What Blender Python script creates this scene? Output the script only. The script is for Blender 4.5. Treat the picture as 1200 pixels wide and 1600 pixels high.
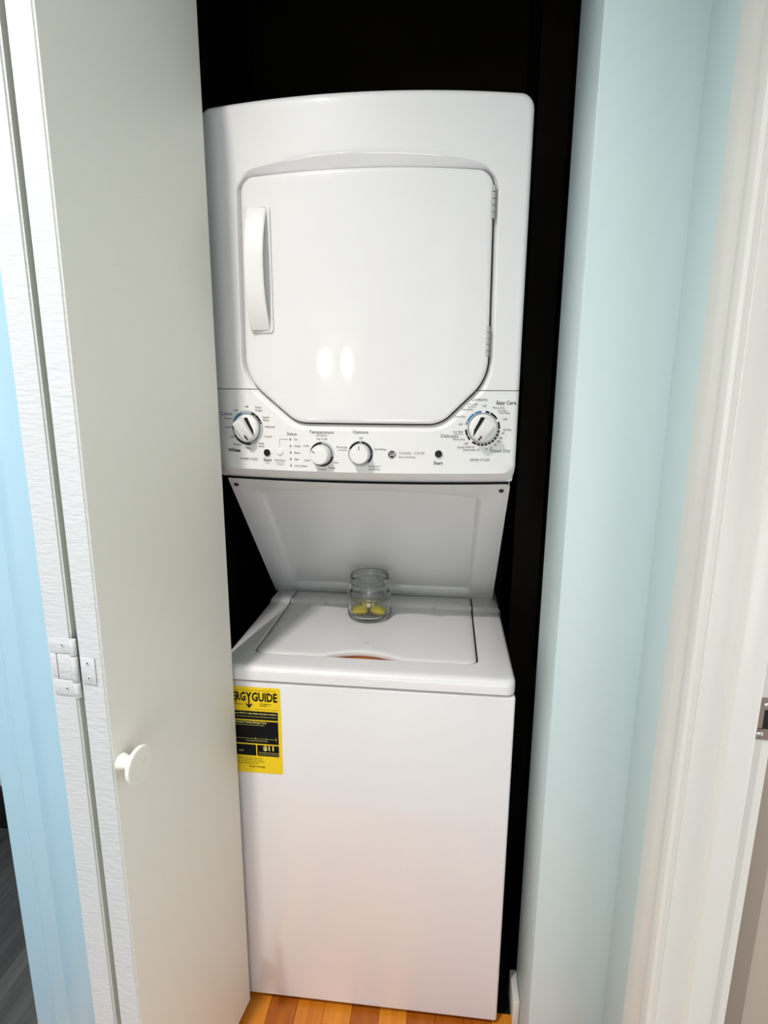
import bpy, bmesh, math, random
from mathutils import Vector, Matrix
random.seed(7)
for o in list(bpy.data.objects): bpy.data.objects.remove(o)
SC = bpy.context.scene
COL = SC.collection
# ------------------------------------------------------------------ camera
F_PX = 900.8
cam_d = bpy.data.cameras.new('camera'); cam = bpy.data.objects.new('camera', cam_d); COL.objects.link(cam)
cam_d.sensor_fit = 'VERTICAL'; cam_d.sensor_height = 36.0; cam_d.lens = 36.0*F_PX/1600.0
cam_d.clip_start = 0.01
# rows of world axes expressed in image coordinates (right, down, forward)
RX = (0.9941, 0.0285, -0.1042); RY = (0.1079, -0.2093, 0.9719); RZ = (0.0059, -0.9774, -0.2112)
m = Matrix(((RX[0], -RX[1], -RX[2]), (RY[0], -RY[1], -RY[2]), (RZ[0], -RZ[1], -RZ[2])))
q = m.to_quaternion().normalized()
cam.matrix_world = Matrix.Translation((0.1451, -1.0763, 1.4316)) @ q.to_matrix().to_4x4()
SC.camera = cam
# ------------------------------------------------------------------ world, lights, exposure
w = bpy.data.worlds.new('world'); SC.world = w; w.use_nodes = True
w.node_tree.nodes['Background'].inputs[0].default_value = (0.90, 0.95, 1.0, 1)
w.node_tree.nodes['Background'].inputs[1].default_value = 0.65
SC.view_settings.view_transform = 'Standard'; SC.view_settings.look = 'None'
SC.view_settings.gamma = 1.0; SC.view_settings.use_curve_mapping = False
SC.view_settings.exposure = -0.30
def area(name, loc, target, size, size_y, power, col):
    l = bpy.data.lights.new(name, 'AREA'); l.shape = 'RECTANGLE'; l.size = size; l.size_y = size_y
    l.energy = power; l.color = col
    o = bpy.data.objects.new(name, l); COL.objects.link(o); o.location = loc
    o.rotation_euler = (Vector(target)-Vector(loc)).to_track_quat('-Z', 'Y').to_euler()
    return o
LIGHT_X, LIGHT_Y = -0.50, -1.13
lamp_o = area('ceiling_lamp_light', (LIGHT_X, LIGHT_Y, 2.685), (LIGHT_X, LIGHT_Y, 0), 0.045, 0.045, 31.0, (1.0, 0.96, 0.93))
lamp_o.data.spread = math.radians(132)
area('window_daylight', (-1.96, -1.55, 1.45), (0.0, -0.9, 1.2), 1.0, 1.3, 4.0, (0.72, 0.86, 1.0))
area('side_fill_light', (1.35, -0.55, 1.1), (-0.3, -0.30, 0.95), 0.5, 1.7, 7.5, (1.0, 0.97, 0.91))  # added fill from the side, brightens the bifold panel face
area('low_fill_light', (0.1, -3.0, 0.45), (0.0, 0.0, 0.55), 3.2, 0.9, 42.0, (0.97, 0.94, 1.0))  # added low fill behind the camera, lifts the washer front
# ------------------------------------------------------------------ helpers
FZ = -0.012            # floor height; the washer cabinet starts at z = 0
def node_mat(name, col, rough=0.5, metal=0.0, bump=None, coat=0.0, coat_rough=0.05, vary=None, spec=0.5):
    mt = bpy.data.materials.new(name); mt.use_nodes = True; nt = mt.node_tree
    b = nt.nodes['Principled BSDF']
    b.inputs['Base Color'].default_value = (*col, 1); b.inputs['Roughness'].default_value = rough
    b.inputs['Metallic'].default_value = metal; b.inputs['Coat Weight'].default_value = coat
    b.inputs['Coat Roughness'].default_value = coat_rough; b.inputs['Specular IOR Level'].default_value = spec
    tc = nt.nodes.new('ShaderNodeTexCoord')
    if bump:
        sc, st, dist = bump[:3]
        mp = nt.nodes.new('ShaderNodeMapping'); mp.inputs['Scale'].default_value = bump[3] if len(bump) > 3 else (1, 1, 1)
        nt.links.new(tc.outputs['Object'], mp.inputs[0])
        n = nt.nodes.new('ShaderNodeTexNoise'); n.inputs['Scale'].default_value = sc; n.inputs['Detail'].default_value = 4
        nt.links.new(mp.outputs[0], n.inputs['Vector'])
        bp = nt.nodes.new('ShaderNodeBump'); bp.inputs['Strength'].default_value = st; bp.inputs['Distance'].default_value = dist
        nt.links.new(n.outputs['Fac'], bp.inputs['Height']); nt.links.new(bp.outputs[0], b.inputs['Normal'])
        if coat: nt.links.new(bp.outputs[0], b.inputs['Coat Normal'])
    if vary:
        c2, sc2, scl = vary
        mp2 = nt.nodes.new('ShaderNodeMapping'); mp2.inputs['Scale'].default_value = scl
        nt.links.new(tc.outputs['Object'], mp2.inputs[0])
        n2 = nt.nodes.new('ShaderNodeTexNoise'); n2.inputs['Scale'].default_value = sc2; n2.inputs['Detail'].default_value = 6
        nt.links.new(mp2.outputs[0], n2.inputs['Vector'])
        r = nt.nodes.new('ShaderNodeValToRGB'); r.color_ramp.elements[0].position = 0.35; r.color_ramp.elements[1].position = 0.65
        r.color_ramp.elements[0].color = (*col, 1); r.color_ramp.elements[1].color = (*c2, 1)
        nt.links.new(n2.outputs['Fac'], r.inputs[0]); nt.links.new(r.outputs[0], b.inputs['Base Color'])
    return mt
M = {}
M['enamel'] = node_mat('white_enamel', (0.80, 0.787, 0.785), 0.42, bump=(700, 0.05, 0.0004), coat=1.0, coat_rough=0.03)
M['plastic'] = node_mat('white_plastic', (0.80, 0.79, 0.77), 0.32, bump=(900, 0.03, 0.0003))
M['support'] = node_mat('grey_white_metal', (0.72, 0.72, 0.71), 0.30, bump=(600, 0.05, 0.0004), coat=0.3, coat_rough=0.1)
M['black'] = node_mat('black_plastic', (0.006, 0.006, 0.007), 0.35, spec=0.3)
M['dark_gap'] = node_mat('gap_shade_subfloor_black', (0.008, 0.008, 0.008), 0.8, spec=0.1)  # near-black for painted gap shade and for the sub-floor
M['print'] = node_mat('grey_print', (0.045, 0.045, 0.05), 0.6, spec=0.2)
M['print_light'] = node_mat('light_grey_print', (0.30, 0.30, 0.31), 0.6)
M['print_black'] = node_mat('black_print', (0.006, 0.006, 0.007), 0.7, spec=0.12)
M['print_blue'] = node_mat('blue_print', (0.03, 0.17, 0.36), 0.55)
M['print_indigo'] = node_mat('indigo_print', (0.10, 0.09, 0.30), 0.55)
M['print_white'] = node_mat('white_print', (0.8, 0.8, 0.78), 0.5)
M['ring'] = node_mat('grey_ring_print', (0.42, 0.44, 0.46), 0.5)
M['yellow'] = node_mat('yellow_paper', (0.86, 0.62, 0.01), 0.5, spec=0.3)
M['pale_yellow'] = node_mat('pale_yellow_print', (0.80, 0.74, 0.20), 0.5)
M['chrome'] = node_mat('brushed_steel', (0.55, 0.54, 0.52), 0.32, 1.0)
M['door_paint'] = node_mat('off_white_door_paint', (0.80, 0.785, 0.70), 0.42, bump=(60, 0.35, 0.0012, (1, 1, 0.35)), vary=((0.80, 0.79, 0.71), 4, (1, 1, 1)))
M['edge_paint'] = node_mat('brushed_dimmed_edge_paint', (0.575, 0.58, 0.585), 0.4, bump=(90, 0.8, 0.0015, (0.6, 1, 2.2)))  # door paint darkened on the edges to offset the nearby lamp
M['aqua'] = node_mat('aqua_wall_paint', (0.58, 0.69, 0.69), 0.42, bump=(180, 0.15, 0.001), vary=((0.565, 0.675, 0.68), 3, (1, 1, 1)))
M['blue_trim'] = node_mat('daylight_blue_trim_paint', (0.40, 0.60, 0.72), 0.38, bump=(90, 0.3, 0.001, (1, 1, 0.2)))  # aqua wall paint shifted bluer, daylight tint put into the colour
M['white_trim'] = node_mat('cream_white_trim_paint', (0.67, 0.65, 0.60), 0.32, bump=(80, 0.3, 0.001, (1, 1, 0.3)), coat=0.2, coat_rough=0.15)
M['ceiling'] = node_mat('white_ceiling_paint', (0.82, 0.81, 0.78), 0.8, bump=(150, 0.2, 0.001))
M['closet'] = node_mat('dark_brown_closet', (0.012, 0.0095, 0.006), 0.6, bump=(30, 0.3, 0.002), spec=0.25)  # near-black brown for the closet walls and ceiling
M['tan_wall'] = node_mat('tan_wall_paint', (0.50, 0.43, 0.36), 0.5, bump=(50, 0.2, 0.001))
M['brown_strip'] = node_mat('taupe_strip', (0.33, 0.27, 0.22), 0.5)
M['vinyl'] = node_mat('greige_vinyl', (0.45, 0.43, 0.40), 0.5, vary=((0.38, 0.36, 0.33), 8, (1, 0.2, 1)))
M['strike'] = node_mat('aged_nickel', (0.30, 0.235, 0.19), 0.38, 1.0, bump=(120, 0.3, 0.0006))
M['scoop'] = node_mat('amber_brown_scoop', (0.42, 0.13, 0.03), 0.35)
for k, (a, b) in enumerate([((0.62, 0.20, 0.012), (0.74, 0.27, 0.022)), ((0.36, 0.085, 0.006), (0.48, 0.13, 0.010)), ((0.52, 0.15, 0.009), (0.66, 0.22, 0.016))]):
    M['wood%d' % k] = node_mat('orange_wood_%s' % 'abc'[k], a, 0.28, bump=(60, 0.1, 0.0005, (1, 0.05, 1)), vary=(b, 45, (1, 0.05, 1)))
for k, (a, b) in enumerate([((0.035, 0.035, 0.036), (0.085, 0.082, 0.078)), ((0.05, 0.05, 0.05), (0.11, 0.105, 0.10)), ((0.028, 0.028, 0.03), (0.07, 0.068, 0.066))]):
    M['grey%d' % k] = node_mat('charcoal_plank_%s' % 'abc'[k], a, 0.5, bump=(60, 0.3, 0.001, (1, 0.05, 1)), vary=(b, 32, (1, 0.06, 1)))
def emis(name, col, s):
    mt = bpy.data.materials.new(name); mt.use_nodes = True; b = mt.node_tree.nodes['Principled BSDF']
    b.inputs['Base Color'].default_value = (*col, 1); b.inputs['Emission Color'].default_value = (*col, 1); b.inputs['Emission Strength'].default_value = s
    return mt
M['bulb'] = emis('lit_warm_bulb', (1.0, 0.88, 0.62), 30.0)
M['lamp'] = emis('lit_ceiling_glass', (1.0, 0.93, 0.82), 4.0)
M['sky_pane'] = emis('daylit_window_pane', (0.72, 0.86, 1.0), 2.0)
def glass(name, col, rough=0.0, ior=1.45):
    mt = bpy.data.materials.new(name); mt.use_nodes = True; b = mt.node_tree.nodes['Principled BSDF']
    b.inputs['Base Color'].default_value = (*col, 1); b.inputs['Transmission Weight'].default_value = 1.0
    b.inputs['Roughness'].default_value = rough; b.inputs['IOR'].default_value = ior
    return mt
M['glass'] = glass('clear_green_glass', (0.985, 1.0, 0.993))
M['pod'] = glass('translucent_yellow_film', (1.0, 0.92, 0.30), 0.08, 1.2)
M['pod_core'] = node_mat('yellow_gel', (0.95, 0.82, 0.04), 0.15, coat=0.6)

def link(name, me, mat, parent=None):
    o = bpy.data.objects.new(name, me); COL.objects.link(o)
    if mat is not None:
        for mm in (mat if isinstance(mat, (list, tuple)) else [mat]): me.materials.append(mm)
    if parent is not None: o.parent = parent
    return o
def finish(bm, smooth=True, angle=32):
    bmesh.ops.recalc_face_normals(bm, faces=bm.faces)
    me = bpy.data.meshes.new('mesh'); bm.to_mesh(me); bm.free()
    if smooth:
        me.polygons.foreach_set('use_smooth', [True]*len(me.polygons))
        me.set_sharp_from_angle(angle=math.radians(angle))
    return me
def add_box(bm, x0, x1, y0, y1, z0, z1, bev=0.0, seg=2):
    b2 = bmesh.new()
    r = bmesh.ops.create_cube(b2, size=1.0)
    for v in b2.verts:
        v.co = Vector((x0+(v.co.x+.5)*(x1-x0), y0+(v.co.y+.5)*(y1-y0), z0+(v.co.z+.5)*(z1-z0)))
    if bev: bmesh.ops.bevel(b2, geom=list(b2.edges), offset=bev, segments=seg, affect='EDGES', profile=0.5)
    tmp = bpy.data.meshes.new('t'); b2.to_mesh(tmp); b2.free(); bm.from_mesh(tmp); bpy.data.meshes.remove(tmp)
def box(name, x0, x1, y0, y1, z0, z1, mat, parent=None, bev=0.002, seg=2):
    bm = bmesh.new(); add_box(bm, x0, x1, y0, y1, z0, z1, bev, seg)
    return link(name, finish(bm), mat, parent)
def lathe_bm(bm, prof, n=48, origin=(0, 0, 0), axis='Z'):
    ox, oy, oz = origin; rows = []
    for r, h in prof:
        row = []
        for i in range(n):
            a = 2*math.pi*i/n
            if axis == 'Z': p = (ox+r*math.cos(a), oy+r*math.sin(a), oz+h)
            elif axis == 'Y': p = (ox+r*math.cos(a), oy-h, oz+r*math.sin(a))       # h grows towards the viewer
            else: p = (ox+h, oy+r*math.cos(a), oz+r*math.sin(a))
            row.append(bm.verts.new(p))
        rows.append(row)
    for j in range(len(rows)-1):
        for i in range(n):
            bm.faces.new((rows[j][i], rows[j][(i+1) % n], rows[j+1][(i+1) % n], rows[j+1][i]))
    return rows
def cap(bm, row): 
    try: bm.faces.new(row)
    except ValueError: pass
def turned(name, prof, origin, mat, parent=None, axis='Y', n=40, caps=(True, True)):
    bm = bmesh.new(); rows = lathe_bm(bm, prof, n, origin, axis)
    if caps[0]: cap(bm, rows[0])
    if caps[1]: cap(bm, rows[-1])
    return link(name, finish(bm), mat, parent)
def rounded(pts, per=10):
    """pts: (u, v, radius) counter-clockwise -> polyline with arcs at the corners"""
    out = []; n = len(pts)
    for i in range(n):
        p = Vector(pts[i][:2]); a = Vector(pts[i-1][:2]); b = Vector(pts[(i+1) % n][:2]); r = pts[i][2]
        da = (a-p).normalized(); db = (b-p).normalized()
        ang = da.angle(db); t = r/math.tan(ang/2)
        s = p+da*t; e = p+db*t; c = p+(da+db).normalized()*(r/math.sin(ang/2))
        a0 = math.atan2(s.y-c.y, s.x-c.x); a1 = math.atan2(e.y-c.y, e.x-c.x)
        d = (a1-a0+math.pi) % (2*math.pi)-math.pi
        for k in range(per+1):
            aa = a0+d*k/per; out.append(Vector((c.x+r*math.cos(aa), c.y+r*math.sin(aa))))
    return out
def resample(poly, n):
    P = poly+[poly[0]]; L = [0]
    for i in range(len(poly)): L.append(L[-1]+(P[i+1]-P[i]).length)
    out = []; j = 0
    for k in range(n):
        s = L[-1]*k/n
        while L[j+1] < s: j += 1
        t = (s-L[j])/max(L[j+1]-L[j], 1e-9); out.append(P[j].lerp(P[j+1], t))
    return out
def normals(poly):
    n = len(poly); out = []
    for i in range(n):
        t = poly[(i+1) % n]-poly[i-1]; out.append(Vector((t.y, -t.x)).normalized())
    return out
def rect_hit(c, d, x0, x1, z0, z1, r):
    """exit point from centre c in direction d through a rounded rectangle"""
    lo, hi = 0.0, 5.0
    def inside(p):
        qx = max(x0+r-p.x, p.x-(x1-r), 0.0); qz = max(z0+r-p.y, p.y-(z1-r), 0.0)
        return qx*qx+qz*qz <= r*r
    for _ in range(40):
        mid = (lo+hi)/2
        if inside(c+d*mid): lo = mid
        else: hi = mid
    return c+d*lo
def rect_normal(p, x0, x1, z0, z1, r):
    qx = 0.0; qz = 0.0
    if p.x < x0+r: qx = p.x-(x0+r)
    if p.x > x1-r: qx = p.x-(x1-r)
    if p.y < z0+r: qz = p.y-(z0+r)
    if p.y > z1-r: qz = p.y-(z1-r)
    v = Vector((qx, qz))
    return v.normalized() if v.length > 1e-9 else Vector((0, 0))
def loft(rows, closed=True, cap0=False, cap1=False):
    bm = bmesh.new(); vr = [[bm.verts.new(p) for p in row] for row in rows]; n = len(rows[0])
    for j in range(len(vr)-1):
        for i in range(n if closed else n-1):
            bm.faces.new((vr[j][i], vr[j][(i+1) % n], vr[j+1][(i+1) % n], vr[j+1][i]))
    if cap0: bm.faces.new(vr[0])
    if cap1: bm.faces.new(vr[-1])
    return bm
def text_mesh(bm, body, x, z, size, place, align='CENTER', bold=0.0, shear=0.0, sx=1.0, mi=0):
    cu = bpy.data.curves.new('t', 'FONT'); cu.body = body; cu.size = size; cu.align_x = align; cu.align_y = 'CENTER'
    cu.offset = bold; cu.shear = shear; cu.resolution_u = 2
    ob = bpy.data.objects.new('t', cu); COL.objects.link(ob)
    bpy.context.view_layer.update()
    me = bpy.data.meshes.new_from_object(ob.evaluated_get(bpy.context.evaluated_depsgraph_get()))
    for v in me.vertices: v.co = place(x+v.co.x*sx, z+v.co.y)
    n0 = len(bm.faces); bm.from_mesh(me); bm.faces.ensure_lookup_table()
    for f in bm.faces[n0:]: f.material_index = mi
    bpy.data.objects.remove(ob); bpy.data.curves.remove(cu); bpy.data.meshes.remove(me)
def flat_quad(bm, x0, x1, z0, z1, place, mi=0, n=1):
    for k in range(n):
        a = x0+(x1-x0)*k/n; b = x0+(x1-x0)*(k+1)/n
        f = bm.faces.new([bm.verts.new(place(*p)) for p in ((a, z0), (b, z0), (b, z1), (a, z1))]); f.material_index = mi
def arc_strip(bm, cx, cz, r0, r1, a0, a1, place, mi=0, step=6):
    n = max(1, int(abs(a1-a0)/step)); pr = None
    for k in range(n+1):
        a = math.radians(a0+(a1-a0)*k/n)
        cur = (bm.verts.new(place(cx+r0*math.sin(a), cz+r0*math.cos(a))), bm.verts.new(place(cx+r1*math.sin(a), cz+r1*math.cos(a))))
        if pr: f = bm.faces.new((pr[0], cur[0], cur[1], pr[1])); f.material_index = mi
        pr = cur
def print_obj(name, bm, mats, parent):
    for f in bm.faces:
        f.normal_update()
    me = bpy.data.meshes.new('print'); bm.to_mesh(me); bm.free()
    return link(name, me, mats, parent)
def struct(o): o['kind'] = 'structure'; return o
def empty(name, loc, label, cat, group=None):
    o = bpy.data.objects.new(name, None); COL.objects.link(o); o.location = loc; o.empty_display_size = 0.05
    o['label'] = label; o['category'] = cat
    if group: o['group'] = group
    return o
def keep(o, parent):   # parent without moving (geometry is modelled in world coordinates)
    o.parent = parent; o.matrix_parent_inverse = Matrix.Translation(parent.location).inverted() if parent.type == 'EMPTY' else Matrix()
    return o

# ================================================================== STRUCTURE
YW = -0.10              # hall face of the closet wall
XS = 0.495              # side wall on the right
OPL, OPR = -0.405, 0.349
YB = 0.08               # closet face of the wall
ZC = 2.75
def wall(name, *a, mat='aqua', bev=0.003): return struct(box(name, *a, M[mat], None, bev))
wall('wall_front_right', OPR, XS+0.01, YW, YB, FZ, ZC)
wall('wall_front_left', -0.742, OPL, YW, YB, FZ, ZC)
wall('wall_front_header', OPL, OPR, YW, YB, 2.16, ZC)
wall('wall_right_near_closet', XS, 0.5882, -0.317, YW+0.01, FZ, ZC)
wall('wall_right_header', XS, 0.5882, -1.12, -0.317, 2.06, ZC)
wall('wall_right_behind', XS, 0.5882, -2.42, -1.12, FZ, ZC)
wall('wall_back', -1.05, -0.35, -2.50, -2.42, FZ, ZC)
# window in the left wall (behind the photographer's left shoulder)
wall('wall_left_lower', -2.12, -2.0, -2.42, 1.3, FZ, 0.75)
wall('wall_left_upper', -2.12, -2.0, -2.42, 1.3, 2.15, ZC)
wall('wall_left_pier', -2.12, -2.0, -2.42, -2.1, 0.75, 2.15)
wall('wall_left_side', -2.12, -2.0, -1.0, 1.3, 0.75, 2.15)
wn = struct(box('window_1', -2.10, -2.085, -2.1, -1.0, 0.75, 2.15, M['sky_pane'], None, 0))
for nm, a in (('window_frame', (-2.09, -2.03, -2.1, -1.0, 0.75, 0.79)), ('window_frame', (-2.09, -2.03, -2.1, -1.0, 2.11, 2.15)),
              ('window_frame', (-2.09, -2.03, -2.1, -2.06, 0.79, 2.11)), ('window_frame', (-2.09, -2.03, -1.04, -1.0, 0.79, 2.11)),
              ('window_frame', (-2.09, -2.04, -1.57, -1.53, 0.79, 2.11))):
    box(nm, *a, M['white_trim'], wn)
struct(box('ceiling', -2.12, 1.6, -2.5, 1.3, ZC, ZC+0.06, M['ceiling'], None, 0))
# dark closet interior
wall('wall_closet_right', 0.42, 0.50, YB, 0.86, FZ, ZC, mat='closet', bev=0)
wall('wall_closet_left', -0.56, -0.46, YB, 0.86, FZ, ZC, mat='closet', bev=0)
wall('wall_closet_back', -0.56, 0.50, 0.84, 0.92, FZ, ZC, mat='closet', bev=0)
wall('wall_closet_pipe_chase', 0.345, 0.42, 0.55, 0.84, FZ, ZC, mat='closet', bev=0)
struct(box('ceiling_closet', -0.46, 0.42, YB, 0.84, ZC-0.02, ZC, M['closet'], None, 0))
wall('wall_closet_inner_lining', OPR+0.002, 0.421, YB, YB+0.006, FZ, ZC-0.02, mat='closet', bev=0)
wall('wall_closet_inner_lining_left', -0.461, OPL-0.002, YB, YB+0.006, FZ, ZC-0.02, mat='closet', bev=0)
# far room on the left: teal wall and black baseboard
wall('wall_far_room', -2.0, -0.56, 0.46, 0.54, FZ, ZC)
struct(box('baseboard_far_room', -2.0, -0.58, 0.435, 0.46, FZ, 0.13, M['black'], None, 0.003))
wall('wall_closet_outer', -0.58, -0.56, YB, 0.46, FZ, ZC)
# room behind the right-hand doorway
# closet baseboard end beside the right jamb
struct(box('baseboard_closet', OPR-0.016, OPR-0.0005, 0.0, 0.078, FZ, 0.062, M['white_trim'], None, 0.003))

# left: broad casing in daylight-tinted blue at the end of the closet wall, moulded profile extruded upwards
def extrude_profile(name, prof, z0, z1, mat, parent=None, nz=2, angle=25):
    rows = [[Vector((x, y, z0+(z1-z0)*k/(nz-1))) for x, y in prof] for k in range(nz)]
    bm = loft(rows, True, True, True)
    return link(name, finish(bm, True, angle), mat, parent)
prof = [(-0.7540, YW+0.12), (-0.7540, YW-0.016), (-0.7500, YW-0.020), (-0.7150, YW-0.020), (-0.7100, YW-0.0175), (-0.7040, YW-0.0205), (-0.6820, YW-0.0205), (-0.6730, YW-0.0165), (-0.6640, YW-0.020), (-0.6520, YW-0.025), (-0.6370, YW-0.027), (-0.6170, YW-0.0255), (-0.5920, YW-0.021), (-0.5570, YW-0.018), (-0.5420, YW-0.017), (-0.5370, YW-0.0005), (-0.7420, YW-0.0005), (-0.7425, YW+0.12)]
struct(extrude_profile('trim_1', prof, FZ, 2.2, M['blue_trim']))
# right: white casing on the side wall (profile in y, proud in -x)
CY = lambda t: -0.230-0.102*t
cp = [(XS-0.0005, CY(0)), (XS-0.010, CY(0)), (XS-0.0135, CY(.03)), (XS-0.0145, CY(.2)), (XS-0.0145, CY(.36)), (XS-0.0135, CY(.42)), (XS-0.0095, CY(.50)), (XS-0.0085, CY(.56)), (XS-0.0088, CY(.66)),
      (XS-0.0120, CY(.70)), (XS-0.0170, CY(.75)), (XS-0.0185, CY(.80)), (XS-0.0185, CY(.90)), (XS-0.0165, CY(.96)), (XS-0.0125, CY(1.0)), (XS-0.0005, CY(1.0))]
cas = struct(extrude_profile('trim_2', cp, FZ, 2.12, M['white_trim']))
# jamb with stop, facing the camera
YJ = -0.336
jp = [(XS-0.006, YJ+0.02), (XS-0.006, YJ+0.001), (XS-0.005, YJ), (0.524, YJ), (0.5265, YJ-0.0085), (0.529, YJ-0.0115), (0.532, YJ-0.0125), (0.558, YJ-0.0125), (0.561, YJ-0.0115), (0.562, YJ), (0.5865, YJ), (0.5880, YJ+0.0015), (0.5880, YJ+0.02)]
jamb = struct(extrude_profile('door_frame_1', jp, FZ, 2.06, M['white_trim']))
jamb.name = 'trim_3'
# tan wall of the side room beyond the jamb
wall('wall_side_room', 0.5885, 1.6, -0.20, -0.12, FZ, ZC, mat='tan_wall', bev=0)
struct(box('taupe_wall_strip', 0.648, 0.690, -0.212, -0.2002, FZ, 2.2, M['brown_strip'], None, 0.002))  # narrow taupe strip on the side room wall
# paint drips / chips on the jamb and casing (small raised lumps of paint)
# strike plate
sp = empty('strike_plate', (0.575, YJ, 1.006), 'tarnished nickel strike plate screwed to the white door jamb at right edge', 'strike plate')
def pl(x0, x1, z0, z1, y1=YJ, t=0.0018, n='plate_face', mat='strike'):
    return keep(box(n, x0, x1, y1-t, y1-0.0001, z0, z1, M[mat], None, 0.0004, 1), sp)
PX, PZ = 0.5622, 1.005
bm = bmesh.new()
for a in ((PX, PX+0.026, PZ+0.014, PZ+0.030), (PX, PX+0.026, PZ-0.030, PZ-0.014), (PX, PX+0.0105, PZ-0.014, PZ+0.014), (PX+0.022, PX+0.026, PZ-0.014, PZ+0.014)):
    add_box(bm, a[0], a[1], YJ-0.0018, YJ-0.0001, a[2], a[3], 0)
bmesh.ops.remove_doubles(bm, verts=bm.verts, dist=1e-5)
keep(link('plate', finish(bm), M['strike']), sp)
keep(box('latch_hole', PX+0.010, PX+0.0225, YJ-0.0010, YJ-0.0002, PZ-0.015, PZ+0.015, M['black'], None, 0), sp)
keep(box('lip_ridge', PX, PX+0.011, YJ-0.0035, YJ-0.0018, PZ-0.016, PZ-0.0135, M['strike'], None, 0.0005), sp)
for zz in (PZ+0.0215, PZ-0.0215):
    s = keep(turned('screw', [(0.0001, 0.0), (0.0042, 0.0), (0.0040, 0.0007), (0.0028, 0.0013), (0.0010, 0.0013)], (PX+0.0085 if zz < PZ else PX+0.0125, YJ-0.0018, zz), M['chrome'], None, 'Y', 20), sp)
    h = box('screw_recess', s.parent.location.x*0+(PX+0.0085 if zz < PZ else PX+0.0125)-0.0013, (PX+0.0085 if zz < PZ else PX+0.0125)+0.0013, YJ-0.0036, YJ-0.0031, zz-0.0013, zz+0.0013, M['black'], None, 0); keep(h, sp); h.parent = sp

# ---- floors: separate planks on a sub-floor
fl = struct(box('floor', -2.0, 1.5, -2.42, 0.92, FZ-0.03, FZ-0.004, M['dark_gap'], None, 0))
def planks(x0, x1, y0, y1, wdt, length, keys, cx, cy, gap=0.0006):
    i = 0; x = x0; meshes = {}
    while x < x1-1e-6:
        w_ = min(wdt, x1-x); y = y0-random.random()*length
        while y < y1:
            a = max(y, y0); b = min(y+length, y1); y += length
            if b-a < 0.02: continue
            k = random.choice(keys)
            key = (k, round(w_, 4), round(b-a, 3))
            if key not in meshes:
                bm = bmesh.new(); add_box(bm, 0, w_-gap, 0, b-a-gap, -0.004, 0, 0.0006, 1); meshes[key] = finish(bm); meshes[key].materials.append(M[k])
            o = bpy.data.objects.new('plank', meshes[key]); COL.objects.link(o); o.location = (x, a, FZ); o.parent = fl
        x += w_
planks(-0.76, 0.70, -0.75, 0.03, 0.0655, 0.42, ['wood0', 'wood1', 'wood2'], 0, 0)
planks(-1.72, -0.76, -0.40, 0.435, 0.16, 0.9, ['grey0', 'grey1', 'grey2'], 0, 0)
st = box('plank', -2.0, 1.5, -2.42, -0.75, FZ-0.004, FZ, M['vinyl'], fl, 0)
st.name = 'floor_covering'

# ================================================================== BIFOLD DOOR
bf = empty('bifold_door', (-0.36, -0.2, FZ), 'white painted two-panel bifold closet door folded open at left', 'door')
TH = 0.041; DZ0, DZ1 = FZ+0.014, 2.12
def panel(name, far, near, side, mat_face):
    """far, near: xy of the visible long edge; side: +1 body lies to the left of far->near... """
    f = Vector(far); n = Vector(near); d = (n-f).normalized(); p = Vector((d.y, -d.x))*side
    pts = [f, n, n+p*TH, f+p*TH]
    bm = bmesh.new()
    vs = [[bm.verts.new((q_.x, q_.y, z)) for q_ in pts] for z in (DZ0, DZ1)]
    for i in range(4): bm.faces.new((vs[0][i], vs[0][(i+1) % 4], vs[1][(i+1) % 4], vs[1][i]))
    bm.faces.new(vs[0]); bm.faces.new(vs[1])
    bmesh.ops.bevel(bm, geom=list(bm.edges), offset=0.0028, segments=3, affect='EDGES')
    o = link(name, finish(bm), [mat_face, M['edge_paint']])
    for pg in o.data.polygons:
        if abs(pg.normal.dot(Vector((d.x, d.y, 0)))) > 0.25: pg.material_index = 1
    return keep(o, bf), d, p
nearB = (-0.3335, -0.366)
pb, dB, pB = panel('leading_panel', (-0.2815, -0.016), nearB, 1, M['door_paint'])
ib = Vector(nearB)+pB*TH
nearA = (ib.x-0.0110, ib.y+0.004)
farA = (ib.x+0.0435, -0.016)
# A's inner long edge runs from nearA back to the pivot at the jamb; its body lies to the left
f = Vector((-0.361, -0.020)); 
pa, dA, pA = panel('pivot_panel', (-0.3645, -0.020), nearA, 1, M['door_paint'])
# hinge across both near edges (butterfly, painted over)
hz = 1.022
def on_edge(o2, dd, off, t, z):   # point on a panel's near edge: off across thickness, t proud
    return Vector((o2.x+dd.x*t, o2.y+dd.y*t, z))
def leaf(name, base, across, out, a0, a1, z0, z1, t=0.0022, mat='edge_paint'):
    bm = bmesh.new(); add_box(bm, a0, a1, 0.0003, t, z0, z1, 0.0007, 2)
    for v in bm.verts:
        a, o_, z = v.co
        v.co = Vector((base.x+across.x*a+out.x*o_, base.y+across.y*a+out.y*o_, z))
    return keep(link(name, finish(bm), M[mat]), bf)
nb = Vector(nearB); na = Vector(nearA)
ht = hz+0.012
leaf('hinge_leaf', na, pA, dA, -0.004, 0.034, ht+0.018, ht+0.042)
leaf('hinge_leaf', na, pA, dA, -0.004, 0.034, ht-0.048, ht-0.024)
leaf('hinge_leaf', na, pA, dA, 0.026, 0.0345, ht-0.024, ht+0.018, 0.0018)
leaf('hinge_leaf', nb, pB, dB, 0.012, 0.036, ht-0.023, ht+0.017, 0.0026)
leaf('hinge_leaf', na, pA, dA, -0.001, 0.024, ht-0.023, ht+0.017, 0.0020)
kc = (na+ib)/2
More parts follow.
